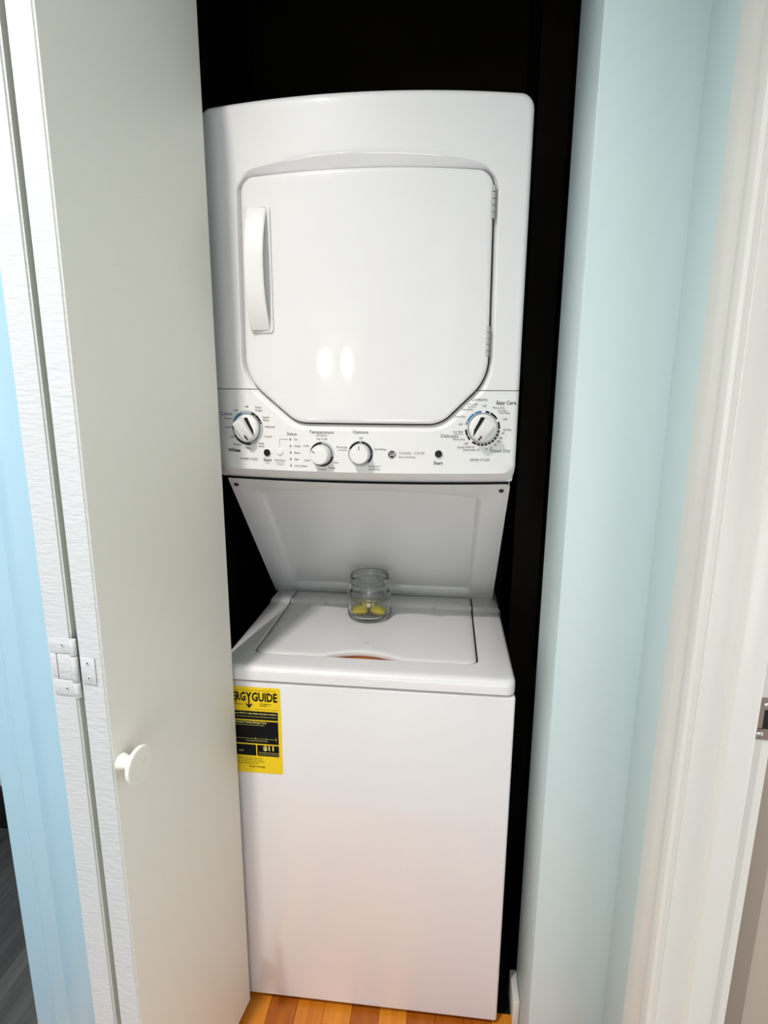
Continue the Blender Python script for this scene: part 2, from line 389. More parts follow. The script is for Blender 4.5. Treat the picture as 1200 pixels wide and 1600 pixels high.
for z0, z1 in ((ht+0.018, ht+0.042), (ht-0.023, ht+0.017), (ht-0.048, ht-0.024)):
    keep(turned('hinge_knuckle', [(0.0046, z0), (0.0052, z0+0.001), (0.0052, z1-0.001), (0.0046, z1)], (kc.x, kc.y-0.003, 0), M['edge_paint'], None, 'Z', 20), bf)
def screw_at(base, across, out, a, z, prd):
    c = Vector((base.x+across.x*a+out.x*prd, base.y+across.y*a+out.y*prd, z))
    bm = bmesh.new(); rows = lathe_bm(bm, [(0.0034, 0.0), (0.0030, 0.0009), (0.0014, 0.0010), (0.0011, 0.0004)], 16, (0, 0, 0), 'Y'); cap(bm, rows[0]); cap(bm, rows[-1])
    rot = Matrix.Rotation(math.atan2(out.y, out.x)+math.pi/2, 4, 'Z')
    bm.transform(Matrix.Translation(c) @ rot)
    keep(link('hinge_screw', finish(bm), M['edge_paint']), bf)
    bm = bmesh.new(); rows = lathe_bm(bm, [(0.0010, 0.0009), (0.0010, 0.0013)], 8, (0, 0, 0), 'Y'); cap(bm, rows[0]); cap(bm, rows[-1])
    bm.transform(Matrix.Translation(c) @ rot); keep(link('screw_hole', finish(bm), M['black']), bf)
screw_at(na, pA, dA, 0.013, ht+0.031, 0.002); screw_at(na, pA, dA, 0.013, ht-0.037, 0.002)
screw_at(nb, pB, dB, 0.023, ht+0.009, 0.0024); screw_at(nb, pB, dB, 0.023, ht-0.014, 0.0024)
# round pull knob on the leading panel face (axis = face normal)
nrm = Vector((-pB.x, -pB.y, 0)); 
kn_s = 0.0165; kz = 0.876
kc = Vector((nb.x-dB.x*kn_s, nb.y-dB.y*kn_s, kz))
bm = bmesh.new(); rows = lathe_bm(bm, [(0.0110, -0.001), (0.0105, 0.002), (0.0090, 0.006), (0.0085, 0.012), (0.0095, 0.018), (0.0150, 0.0215), (0.0215, 0.0225), (0.0232, 0.0240), (0.0236, 0.0262), (0.0228, 0.0285), (0.0190, 0.0295), (0.0150, 0.0285), (0.0080, 0.0280), (0.0036, 0.0290), (0.0015, 0.0296)], 48, (0, 0, 0), 'X')
cap(bm, rows[0]); cap(bm, rows[-1])
bm.transform(Matrix.Translation(kc) @ Matrix.Rotation(math.atan2(nrm.y, nrm.x), 4, 'Z') @ Matrix.Scale(1.22, 4))
kb = keep(link('knob', finish(bm, True, 40), M['door_paint']), bf); kb['label'] = 'round mushroom shaped white pull knob'
# bead-like dribs of dried paint on the leading panel face
bm = bmesh.new()
fB = Vector((-0.2815, -0.016))
for s, z, r in [(0.30, 1.66, 0.0016), (0.255, 1.595, 0.0012), (0.25, 1.565, 0.0013), (0.235, 1.52, 0.0012), (0.275, 1.62, 0.001), (0.19, 1.70, 0.0012), (0.12, 1.44, 0.0014), (0.21, 1.30, 0.001), (0.30, 1.10, 0.001), (0.16, 0.9, 0.001), (0.25, 0.75, 0.001)]:
    p = fB+dB*s
    b2 = bmesh.ops.create_icosphere(bm, subdivisions=2, radius=r)
    for v in b2['verts']: v.co = Vector((p.x+v.co.x*0.6, p.y+v.co.y, z+v.co.z))
dr = keep(link('paint_bump', finish(bm), M['print_white']), bf); dr['kind'] = 'stuff'
# overhead track in the opening
tk = struct(box('trim_4', OPL+0.003, OPR-0.003, -0.035, 0.002, 2.135, 2.158, M['chrome'], None, 0.001))

# ================================================================== STACKED WASHER AND DRYER
LC = empty('stacked_washer_dryer', (-0.012, 0.3, FZ), 'white stacked washer and dryer unit standing in the dark closet', 'washer dryer')
def part(o): return keep(o, LC)
def sub(o, p):
    o.parent = p; o.matrix_parent_inverse = Matrix.Translation(LC.location).inverted() @ Matrix()
    o.matrix_parent_inverse = Matrix(); return o
# parts keep vertices in world coordinates: the part's own matrix cancels the root's offset, so sub-parts need no inverse
XC, HW = -0.0118, 0.2885
YE, BOW = 0.030, 0.036
def yb(x):
    t = (x-XC)/HW
    return YE-BOW*(1-t*t)
N = 864
DOOR = rounded([(-0.2330, 1.7930, 0.026), (-0.2378, 1.448, 0.085), (-0.1370, 1.3660, 0.055), (0.1330, 1.3660, 0.055), (0.2165, 1.448, 0.085), (0.2125, 1.7930, 0.026)], 12)
poly = resample(DOOR, N)
def arch(x, z):
    if z < 1.775: return z
    t = (x-XC)/0.225
    return z+0.004*(1-t*t)
poly = [Vector((p.x, arch(p.x, p.y))) for p in poly]
nrmD = normals(poly)
cen = Vector((XC, 1.60))
if sum((p-cen).dot(n) for p, n in zip(poly, nrmD)) < 0: nrmD = [-n for n in nrmD]
def smooth(t): t = max(0, min(1, t)); return t*t*(3-2*t)
X0, X1, Z0, Z1, RR, RC = XC-0.300, XC+HW, 1.2525, 1.915, 0.012, 0.014
DROP = 0.021
def chamfer_w(p, n):
    up = smooth((n.y-0.2)/0.6); dn = smooth((-n.y-0.1)/0.5)
    t = (p.x-XC)/0.215
    top = 0.004+0.0155*max(0, 1-t*t)**0.8
    return (1-up-dn)*0.0065+up*top+dn*0.0095
rows = []
for off, dep, mode in ((0.0026, 0.030, 0), (0.0026, 0.012, 0), ('c', 0.0, 1)):
    row = []
    for p, n in zip(poly, nrmD):
        o_ = off if off != 'c' else 0.0026+chamfer_w(p, n)
        q_ = p+n*o_; row.append(Vector((q_.x, yb(q_.x)+dep, q_.y)))
    rows.append(row)
# soften: extra ring just beyond the chamfer
inner = []
for p, n in zip(poly, nrmD):
    inner.append(p+n*(0.0026+chamfer_w(p, n)+0.002))
mid_soft = [p+n*(0.0026+chamfer_w(p, n)*0.93) for p, n in zip(poly, nrmD)]
rows[2] = [Vector((q_.x, yb(q_.x)+0.0016, q_.y)) for q_ in mid_soft]
outer = []
for p in inner:
    d = (p-cen).normalized(); outer.append(rect_hit(cen, d, X0+RR, X1-RR, Z0+DROP, Z1-RR, 0.012))
# snap nearest samples to the corners for a clean outline
def row_at(t): return [Vector((a.x+(b.x-a.x)*t, 0, a.y+(b.y-a.y)*t)) for a, b in zip(inner, outer)]
for t in [0, .08, .2, .35, .5, .65, .8, .92, 1.0]:
    r_ = row_at(t)
    for v in r_: v.y = yb(v.x)
    rows.append(r_)
last = rows[-1]
on = [rect_normal(o_, X0+RR, X1-RR, Z0+DROP, Z1-RR, 0.012) for o_ in outer]
for a in (20, 40, 60, 75, 90):
    s_, c_ = math.sin(math.radians(a)), 1-math.cos(math.radians(a)); lin = a/90
    row = []
    for v, n in zip(last, on):
        if n.y < -0.01:
            wd = min(1, -n.y*1.5); dz = -wd*DROP*lin; dy = (1-wd)*RR*c_+wd*0.024*lin
            dx = n.x*RR*s_
        else:
            dz = n.y*RR*s_; dy = RR*c_; dx = n.x*RR*s_
        row.append(Vector((v.x+dx, v.y+dy, v.z+dz)))
    rows.append(row)
rows.append([Vector((v.x, max(v.y, 0.062), v.z)) for v in rows[-1]])
bm = loft(rows); bmesh.ops.recalc_face_normals(bm, faces=bm.faces)
SEAM = 1.4270
def cut(src, z, keep_above):
    b = src.copy(); g = list(b.verts)+list(b.edges)+list(b.faces)
    bmesh.ops.bisect_plane(b, geom=g, plane_co=(0, 0, z), plane_no=(0, 0, 1), clear_inner=keep_above, clear_outer=not keep_above)
    # fold the cut edge inwards to give the seam some depth
    ed = [e for e in b.edges if all(abs(v.co.z-z) < 1e-5 for v in e.verts)]
    r = bmesh.ops.extrude_edge_only(b, edges=ed)
    for v in [g_ for g_ in r['geom'] if isinstance(g_, bmesh.types.BMVert)]: v.co.y += 0.008; v.co.z += 0.0
    return b
up = cut(bm, SEAM+0.0007, True); dn = cut(bm, SEAM-0.0007, False); bm.free()
front = part(link('front_frame', finish(up, True, 28), M['enamel']))
ctrl = part(link('control_panel', finish(dn, True, 28), M['plastic'])); ctrl['label'] = 'control panel with four dials, two start buttons and printed cycle names'
part(box('dryer_cabinet', X0+0.002, X1-0.002, 0.045, 0.62, 1.2535, Z1-0.002, M['enamel'], None, 0.006))
# near-black ring standing in for the shade inside the door gap
def gaprow(off, dep): return [Vector(((p+n*off).x, yb((p+n*off).x)+dep, (p+n*off).y)) for p, n in zip(poly, nrmD)]
bm = loft([gaprow(-0.004, 0.0190), gaprow(-0.004, 0.0100), gaprow(0.0024, 0.0100), gaprow(0.0024, 0.0190), gaprow(-0.004, 0.0190)])
part(link('door_gap_shade', finish(bm), M['dark_gap']))
# the door
def doorrow(off, dep):
    return [Vector((p.x-n.x*off, yb(p.x-n.x*off)+dep, p.y-n.y*off)) for p, n in zip(poly, nrmD)]
drows = [doorrow(0.0015, 0.018), doorrow(0, 0.013), doorrow(0, 0.0025), doorrow(0.0006, 0.0006), doorrow(0.0022, -0.0010), doorrow(0.005, -0.0018), doorrow(0.009, -0.0020)]
base = [(p.x-n.x*0.009, p.y-n.y*0.009) for p, n in zip(poly, nrmD)]
for t in (0.93, 0.85, 0.75, 0.65, 0.55, 0.45, 0.35, 0.25, 0.15, 0.07, 0.02):
    drows.append([Vector((XC+(x-XC)*t, yb(XC+(x-XC)*t)-0.002, 1.6+(z-1.6)*t)) for x, z in base])
bm = loft(drows, True, False, True)
door = part(link('dryer_door', finish(bm, True, 35), M['enamel']))
# handle
HX0, HX1, HZ0, HZ1 = -0.2215, -0.1765, 1.5285, 1.7455
hb = resample(rounded([(HX0, HZ1, 0.004), (HX0, HZ0, 0.006), (HX1, HZ0, 0.006), (HX1, HZ1, 0.008)], 5), 90)
hn = normals(hb); hc = Vector(((HX0+HX1)/2, (HZ0+HZ1)/2))
if (hb[0]-hc).dot(hn[0]) < 0: hn = [-n for n in hn]
hr = []
for off, dep in ((0.0005, 0.0), (0, -0.003), (-0.001, -0.0042), (-0.0035, -0.0045), (-0.005, -0.0025), (-0.010, -0.0022)):
    hr.append([Vector((p.x+n.x*off, yb(p.x)-0.0015+dep, p.y+n.y*off)) for p, n in zip(hb, hn)])
bm = loft(hr, True, True, True)
handle = sub(link('handle', finish(bm, True, 40), M['plastic']), door); handle['label'] = 'white bowed vertical pull handle'
rows = []; nh = 33
for k in range(nh):
    t = -1+2*k/(nh-1); z = hc.y+t*(HZ1-HZ0-0.010)/2
    prot = 0.003+0.023*(1-abs(t)**2.2)
    tk_ = 0.0055+0.004*abs(t)**6
    xl, xr = HX0+0.002, HX1-0.006-0.003*(1-t*t)
    yb0 = yb((xl+xr)/2)-0.006
    sec = []
    for a, b in ((0, 0.3), (0, 0.75), (0.04, 0.93), (0.12, 1), (0.5, 1.03), (0.88, 1), (0.96, 0.93), (1, 0.75), (1, 0.3), (0.96, 0.06), (0.5, 0), (0.04, 0.06)):
        sec.append(Vector((xl+(xr-xl)*a, yb0-(prot-tk_)-tk_*b if abs(t) < 0.93 else yb0-(prot-tk_)*1.0-tk_*b+(0.004 if b < 0.2 else 0), z)))
    rows.append(sec)
bm = loft(rows, True, True, True)
sub(link('handle_bar', finish(bm, True, 50), M['plastic']), door)
# door hinges: knuckle barrels
for z0, z1 in ((1.7165, 1.7700), (1.4870, 1.5395)):
    bm = bmesh.new(); n5 = 5; h = (z1-z0)/n5; hx = 0.2138
    for k in range(n5):
        a = z0+h*k; rws = lathe_bm(bm, [(0.0030, a+0.0003), (0.0036, a+0.001), (0.0036, a+h-0.001), (0.0030, a+h-0.0003)], 14, (hx, yb(hx)-0.0005, 0), 'Z'); cap(bm, rws[0]); cap(bm, rws[-1])
    hg = sub(link('door_hinge', finish(bm), M['chrome']), door); hg['label'] = 'steel barrel hinge'
# --- slanted support panel between dryer and washer
def sup(u, v, d=0.0):    # u -1..1 , v 0 (bottom) .. 1 (top), d recess depth
    xl = -0.326+(-0.3-(-0.326))*v; xr = 0.282+(0.2715-0.282)*v
    y0_, z0_ = 0.442, 0.864; y1_, z1_ = 0.056, 1.2490
    y = y0_+(y1_-y0_)*v; z = z0_+(z1_-z0_)*v
    nx = Vector((0, (z1_-z0_), -(y1_-y0_))).normalized()   # pointing back/up
    return Vector(((xl+xr)/2+u*(xr-xl)/2, y, z))+nx*d
sp_out = resample(rounded([(-0.80, 0.905, 0.035), (-0.80, 0.06, 0.035), (0.82, 0.06, 0.035), (0.82, 0.905, 0.035)], 8), 160)
sp_out = [Vector((p.x, p.y+(0.035*(1-(p.x/0.8)**2) if p.y > 0.8 else 0))) for p in sp_out]
sn = normals(sp_out)
if (sp_out[0]).dot(sn[0]) < 0 and False: pass
c0 = Vector((0, 0.5))
if sum((p-c0).dot(n) for p, n in zip(sp_out, sn)) < 0: sn = [-n for n in sn]
rws = []
def aspect(n, k): return Vector((n.x*k/0.30, n.y*k/0.55))
rws.append([sup(0+(p.x)*0.02, 0.5+(p.y-0.5)*0.02, 0.0130) for p in sp_out])
for t in (0.4, 0.8): rws.append([sup(p.x*t, 0.5+(p.y-0.5)*t, 0.0130) for p in sp_out])
for k, dd in ((-0.012, 0.0130), (-0.009, 0.0080), (-0.002, 0.0012), (0.001, 0.0)):
    rws.append([sup(*(p+aspect(n, k)), dd) for p, n in zip(sp_out, sn)])
fr = []
for p in sp_out:
    d = (p-c0).normalized(); fr.append(rect_hit(c0, d, -1, 1, 0, 1, 0.001))
rws.append([sup(p.x, p.y, 0) for p in fr])
rws.append([sup(p.x, p.y, 0.03) for p in fr])
bm = loft(rws, True, True, True)
spn = part(link('support_panel', finish(bm, True, 28), M['support'])); spn['label'] = 'slanted grey-white panel joining dryer to washer'
gr_ = []
for k in range(25):
    x = X0+0.010+(X1-X0-0.020)*k/24; y = yb(x)
    gr_.append([Vector((x, y+0.0175, 1.2500)), Vector((x, y+0.0235, 1.2500)), Vector((x, y+0.0235, 1.2535)), Vector((x, y+0.0175, 1.2535))])
part(link('shadow_gap_strip', finish(loft(gr_, True, True, True), True, 30), M['dark_gap']))  # dark strip painted in as the shadow below the control panel
part(box('support_column', -0.30, 0.262, 0.47, 0.61, 0.862, 1.262, M['support'], None, 0.003))
for u in (-0.955, 0.945):
    p = sup(u, 0.957, -0.0); nv = Vector((0, -0.7, -0.7))
    bm = bmesh.new(); r_ = lathe_bm(bm, [(0.0052, 0), (0.0048, 0.0018), (0.0026, 0.003), (0.0006, 0.0032)], 18, (0, 0, 0), 'Y'); cap(bm, r_[0]); cap(bm, r_[-1])
    bm.transform(Matrix.Translation(p) @ Matrix.Rotation(math.radians(45), 4, 'X'))
    sub(link('screw', finish(bm), M['print']), spn)
    bm = bmesh.new(); add_box(bm, -0.003, 0.003, -0.0042, -0.003, -0.0007, 0.0007, 0)
    bm.transform(Matrix.Translation(p) @ Matrix.Rotation(math.radians(45), 4, 'X')); sub(link('screw_slot', finish(bm), M['black']), spn)
# --- washer
WX0, WX1 = -0.323, 0.2985
part(box('washer_cabinet', WX0+0.001, WX1-0.001, 0.022, 0.64, 0.0, 0.826, M['enamel'], None, 0.004))
fp = part(box('washer_front_panel', WX0, WX1, 0.0, 0.0215, 0.0, 0.8245, M['enamel'], None, 0.0055, 4))
for x in (WX0+0.05, WX1-0.05):
    for y in (0.06, 0.58):
        part(turned('foot', [(0.016, FZ+0.0002), (0.018, FZ+0.002), (0.018, FZ+0.006), (0.008, FZ+0.008), (0.008, 0.002)], (x, y, 0), M['black'], None, 'Z', 16))
# deck with lid opening
LX0, LX1, LY0, LY1, DT = -0.2625, 0.2230, 0.0640, 0.440, 0.8600
def zdeck(y): return DT+0.0075*smooth((y-0.360)/0.014)
lo = resample(rounded([(LX0, LY1, 0.002), (LX0, LY0, 0.022), (LX1, LY0, 0.022), (LX1, LY1, 0.002)], 10), 780)
ln = normals(lo); lc = Vector(((LX0+LX1)/2, (LY0+LY1)/2))
if sum((p-lc).dot(n) for p, n in zip(lo, ln)) < 0: ln = [-n for n in ln]
DR = 0.016
rws = []
for off, dz in ((0.0032, -0.024), (0.0032, -0.0022), (0.0050, 0.0)):
    rws.append([Vector((p.x+n.x*off, p.y+n.y*off, zdeck(p.y)+dz)) for p, n in zip(lo, ln)])
inn = [p+n*0.0050 for p, n in zip(lo, ln)]
out2 = [rect_hit(lc, (p-lc).normalized(), WX0+DR*0.6, WX1-DR*0.6, -0.004+DR, 0.452, 0.010) for p in inn]
for t in (0.1, 0.35, 0.7, 1.0):
    rws.append([Vector((a.x+(b.x-a.x)*t, a.y+(b.y-a.y)*t, zdeck(a.y+(b.y-a.y)*t))) for a, b in zip(inn, out2)])
on2 = [rect_normal(p, WX0+DR*0.6, WX1-DR*0.6, -0.004+DR, 0.452, 0.010) for p in out2]
lr = rws[-1]
for a in (15, 30, 45, 60, 75, 90):
    s_, c_ = math.sin(math.radians(a)), 1-math.cos(math.radians(a))
    rws.append([Vector((v.x+n.x*DR*0.6*s_, v.y+(n.y*DR*s_ if n.y < 0 else 0), v.z-DR*0.85*c_)) for v, n in zip(lr, on2)])
rws.append([Vector((v.x, v.y, 0.8295)) for v in rws[-1]])
rws.append([Vector((v.x+(lc.x-v.x)*0.02, v.y+(lc.y-v.y)*0.03, 0.8288)) for v in rws[-1]])
bm = loft(rws)
deck = part(link('washer_top', finish(bm, True, 30), M['enamel']))
part(box('top_underside', WX0+0.01, WX1-0.01, 0.012, 0.62, 0.8255, 0.8295, M['dark_gap'], None, 0))  # near-black sheet darkens the gaps round lid and lip
part(box('rear_top', WX0+0.004, WX1-0.004, 0.4525, 0.62, 0.829, 0.8655, M['enamel'], None, 0.002))
# lid with finger notch
def notch(p):
    if p.y < LY0+0.03:
        t = (p.x+0.024)/0.088
        if abs(t) < 1: return Vector((p.x, p.y+0.029*(1-t*t)**1.2))
    return p
lid0 = [notch(p) for p in lo]
lnn = normals(lid0)
if sum((p-lc).dot(n) for p, n in zip(lid0, lnn)) < 0: lnn = [-n for n in lnn]
rws = []
for off, dz in ((-0.004, -0.014), (0, -0.009), (0, -0.004), (-0.0012, -0.0012), (-0.004, 0.0003), (-0.008, 0.001)):
    rws.append([Vector((p.x+n.x*off, min(p.y+n.y*off, LY1), zdeck(p.y)+dz)) for p, n in zip(lid0, lnn)])
bb = [p+n*-0.008 for p, n in zip(lid0, lnn)]
for t in (0.93, 0.82, 0.66, 0.5, 0.33, 0.17, 0.03):
    rws.append([Vector((lc.x+(p.x-lc.x)*t, lc.y+(p.y-lc.y)*t, zdeck(lc.y+(p.y-lc.y)*t)+0.001+0.0006*(1-t))) for p in bb])
bm = loft(rws, True, False, True)
# refine the hinge step with real cuts so that it stays straight
for yy in (0.3595, 0.3640, 0.3685, 0.3745):
    bmesh.ops.bisect_plane(bm, geom=list(bm.verts)+list(bm.edges)+list(bm.faces), plane_co=(0, yy, 0), plane_no=(0, 1, 0))
for v in bm.verts:
    if v.co.z > DT-0.0005: 
        e = 1 if (v.co.x > LX0+0.006 and v.co.x < LX1-0.006) else 0.5
        if abs(v.co.y-0.367) < 0.012: v.co.z = zdeck(v.co.y)+0.001*e
lid = part(link('washer_lid', finish(bm, True, 30), M['enamel']))
# scoop under the notch, coloured amber brown
sc_ = []
for k in range(13):
    t = k/12; yy = LY0-0.002+0.050*t
    sc_.append([Vector((-0.024+0.100*s/8, yy, DT-0.003-0.016*math.sin(math.pi*min(1, 0.15+t*0.85))*(1-(s/8)**2)**0.5 if abs(s) < 8 else DT-0.0035)) for s in range(-8, 9)])
bm = loft(sc_, False)
sco = part(link('finger_scoop', finish(bm), M['scoop'])); sco['label'] = 'amber brown finger recess under the lid edge'
# faint emblem on the lid
bm = bmesh.new()
def plid(a, b): return Vector((a, b, DT+0.00165))
arc_strip(bm, -0.0225, 0.136, 0.0055, 0.0062, 0, 360, plid)
text_mesh(bm, 'GE', -0.0225, 0.136, 0.0075, plid)
sub(print_obj('emblem', bm, [M['ring']], lid), lid)

# --- printed matter and controls on the control panel
def pp(x, z): return Vector((x, yb(x)-0.0005, z))
def px2x(u): return None
WD = (-0.2395, 1.3530); DD = (0.2110, 1.3585); TK = (-0.0892, 1.3070); OK = (-0.0145, 1.3100)
bm = bmesh.new()
mats = [M['print'], M['print_light'], M['print_black'], M['print_blue'], M['print_indigo'], M['ring'], M['print_white']]
G, LG, BK, BL, IN, RG, WH = range(7)
def T(body, dx, dz, size, align='CENTER', mi=G, c=(0, 0), bold=0.0, **k): text_mesh(bm, body, c[0]+dx, c[1]+dz, size, pp, align, bold, mi=mi, **k)
# washer dial ring
def ring_part(c, r0, r1, mat):
    b_ = bmesh.new(); arc_strip(b_, c[0], c[1], r0, r1, 0, 360, pp, 0); sub(print_obj('dial_ring', b_, mat, ctrl), ctrl)
ring_part(WD, 0.0275, 0.0335, M['ring'])
print_ring = [(-75, -58, BL), (-56, -22, BL), (-96, -77, BL), (18, 36, BK), (38, 66, BK), (68, 74, BK), (-128, -116, BK), (-166, -130, BK), (-192, -168, BK)]
def ringdash(c, r0, r1, lst):
    for a0, a1, mi in lst: arc_strip(bm, c[0], c[1], r0, r1, a0, a1, lambda x, z: pp(x, z)+Vector((0, -0.0002, 0)), mi)
ringdash(WD, 0.0287, 0.0322, print_ring)
s1 = 0.0056
T('Off', 0, 0.0405, s1, c=WD)
T('Drain\n& Spin', 0.0185, 0.037, s1, 'LEFT', c=WD); T('Speed\nWash', 0.033, 0.0185, s1, 'LEFT', c=WD)
T('Delicates', 0.037, 0.0035, s1, 'LEFT', c=WD); T('Casuals', 0.034, -0.015, s1, 'LEFT', c=WD); T('Bulky\nItems', 0.022, -0.0315, s1, 'LEFT', c=WD)
T('Heavy', 0.0, -0.0385, s1, c=WD, mi=BK); T('Medium', -0.0145, -0.0325, s1, 'RIGHT', c=WD, mi=BK); T('Light', -0.0285, -0.0175, s1, 'RIGHT', c=WD, mi=BK)
T('Heavy', -0.0345, 0.001, s1, 'RIGHT', c=WD, mi=BK); T('Medium', -0.031, 0.0175, s1, 'RIGHT', c=WD, mi=BK); T('Light', -0.0175, 0.034, s1, 'RIGHT', c=WD, mi=BK)
T('Colors', -0.0315, 0.0265, 0.0092, 'RIGHT', c=WD, mi=IN, bold=0.00015); T('Whites', -0.0175, -0.0440, 0.0092, 'RIGHT', c=WD, mi=BK, bold=0.0003)
T('WASHER CYCLES', 0.0005, -0.0600, 0.0066, c=WD, mi=G, sx=0.72)
# start button area
T('Start', -0.1995, 1.2925, 0.0088, mi=BK, bold=0.0001); T('Press', -0.1995, 1.2865, 0.0040, mi=G)
T('Hold Pause', -0.1735, 1.2930, 0.0050, mi=BK); T('Press 3 sec\nto cancel', -0.1735, 1.2865, 0.0038, mi=G)
T('Status', -0.1480, 1.3440, 0.0085, mi=BK)
for k, t_ in enumerate(['On', 'Wash', 'Rinse', 'Spin', 'Lid Locked']): T(t_, -0.1440, 1.3335-0.0125*k, s1, 'LEFT', mi=G)
flat_quad(bm, -0.1735, -0.1730, 1.3190, 1.3335, pp, G); flat_quad(bm, -0.1735, -0.1550, 1.3332, 1.3337, pp, G, 3)
# temperature
def small_ring(c, arcs):
    ring_part(c, 0.0192, 0.0240, M['ring'])
    ringdash(c, 0.0203, 0.0228, arcs)
small_ring(TK, [(-170, 0, BK), (100, 188, BK)])
T('Temperature', 0.0, 0.0415, 0.0090, c=TK, mi=BK); T('Wash/Rinse', 0.0, 0.0355, 0.0045, c=TK); T('Tap Cold', 0.0, 0.0290, s1, c=TK)
T('Cold', -0.0250, 0.0150, s1, 'RIGHT', c=TK); T('Cold', -0.0245, -0.0125, s1, 'RIGHT', c=TK); T('Colors', 0.001, -0.0285, s1, c=TK); T('Warm', 0.012, -0.0255, s1, 'LEFT', c=TK); T('Hot', 0.0235, -0.015, s1, 'LEFT', c=TK)
small_ring(OK, [(-68, -6, BK), (6, 88, BK), (92, 138, BK)])
T('Options', 0.0, 0.0400, 0.0090, c=OK, mi=BK); T('Off', 0.0, 0.0285, s1, c=OK)
T('Pre-Soak', -0.0255, 0.0110, s1, 'RIGHT', c=OK); T('15 minutes', -0.0255, 0.0060, 0.0040, 'RIGHT', c=OK); T('2nd Rinse', 0.0260, 0.0085, s1, 'LEFT', c=OK); T('Pre-Soak +\n2nd Rinse', 0.0145, -0.0265, s1, 'LEFT', c=OK)
# maker's emblem and name
LGc = (0.0445, 1.3090)
arc_strip(bm, *LGc, 0.0, 0.0076, 0, 360, pp, BK, 12)
lift = lambda x, z: pp(x, z)+Vector((0, -0.0002, 0))
arc_strip(bm, *LGc, 0.0060, 0.0065, 0, 360, lift, WH, 12)
text_mesh(bm, 'GE', LGc[0], LGc[1], 0.0078, lift, shear=0.35, bold=0.0001, mi=WH)
for a in (45, 135, 225, 315): arc_strip(bm, LGc[0]+0.0050*math.sin(math.radians(a)), LGc[1]+0.0050*math.cos(math.radians(a)), 0.0006, 0.0010, 0, 250, lift, WH, 40)
T('WASHER', 0.0570, 1.3115, 0.0072, 'LEFT', mi=LG, sx=0.80); T('DRYER', 0.0880, 1.3115, 0.0072, 'LEFT', mi=LG, sx=0.80)
flat_quad(bm, 0.0855, 0.0860, 1.3080, 1.3150, pp, LG); T('Auto Load Sensing', 0.0570, 1.3045, 0.0046, 'LEFT', mi=G, sx=0.9)
T('Start', 0.1308, 1.2935, 0.0088, mi=BK, bold=0.0001)
# dryer dial
ring_part(DD, 0.0280, 0.0335, M['print_white'])
ringdash(DD, 0.0290, 0.0325, [(-78, -68, BL), (-66, -32, BL), (-30, -6, BL), (8, 22, BK), (26, 56, BK), (68, 92, BK), (-94, -112+-4, BK), (-118, -133, BK)] + [(96+k*13, 106+k*13, BK) for k in range(8)] + [(200, 216, BK)])
T('Off', 0.0015, 0.0405, s1, c=DD); T('More Dry', 0.0165, 0.0375, s1, 'LEFT', c=DD); T('Less Dry', 0.027, 0.0320, 0.0048, 'LEFT', c=DD); T('Less Heat', 0.030, 0.0280, 0.0048, 'LEFT', c=DD)
T('Off', 0.037, 0.0165, s1, 'LEFT', c=DD); T('60 Min', 0.0385, -0.003, s1, 'LEFT', c=DD)
for k, (a, t_) in enumerate(zip((104, 117, 129, 141, 154, 168), ('50', '40', '30', '20', '15', '10'))):
    T(t_, 0.0395*math.sin(math.radians(a)), 0.0395*math.cos(math.radians(a)), s1, c=DD, mi=BK)
T('Less Heat', -0.0105, 0.0440, 0.0048, 'RIGHT', c=DD); T('Less Dry', -0.0135, 0.0395, 0.0048, 'RIGHT', c=DD); T('Optimum', -0.0185, 0.0345, s1, 'RIGHT', c=DD); T('More Dry', -0.0315, 0.0215, s1, 'RIGHT', c=DD)
T('Off', -0.0375, 0.0070, s1, 'RIGHT', c=DD); T('Less Heat', -0.0355, -0.0060, 0.0048, 'RIGHT', c=DD); T('Less Dry', -0.0355, -0.0100, 0.0048, 'RIGHT', c=DD); T('More Dry', -0.0315, -0.0205, s1, 'RIGHT', c=DD)
T('Off', -0.0260, -0.0285, s1, 'RIGHT', c=DD); T('Quick Fluff 10', -0.0140, -0.0350, s1, 'RIGHT', c=DD); T('Dewrinkle 20', -0.0040, -0.0400, s1, 'RIGHT', c=DD)
T('Cottons', -0.0080, 0.0525, 0.0088, c=DD, mi=G); T('Easy Care', 0.0420, 0.0465, 0.0092, c=DD, mi=BK, bold=0.0001); T('Delicates', -0.0440, -0.0145, 0.0088, 'RIGHT', c=DD, mi=G); T('Timed Dry', 0.0340, -0.0420, 0.0088, c=DD, mi=BK)
T('DRYER CYCLES', -0.0030, -0.0590, 0.0066, c=DD, mi=G, sx=0.82)
sub(print_obj('panel_lettering', bm, mats, ctrl), ctrl)['kind'] = 'stuff'
# indicator marks
for k in range(5):
    z = 1.3335-0.0125*k; sub(box('indicator', -0.1520, -0.1502, yb(-0.151)-0.0008, yb(-0.151)+0.001, z-0.0022, z+0.0022, M['black'], None, 0.0003, 1), ctrl)
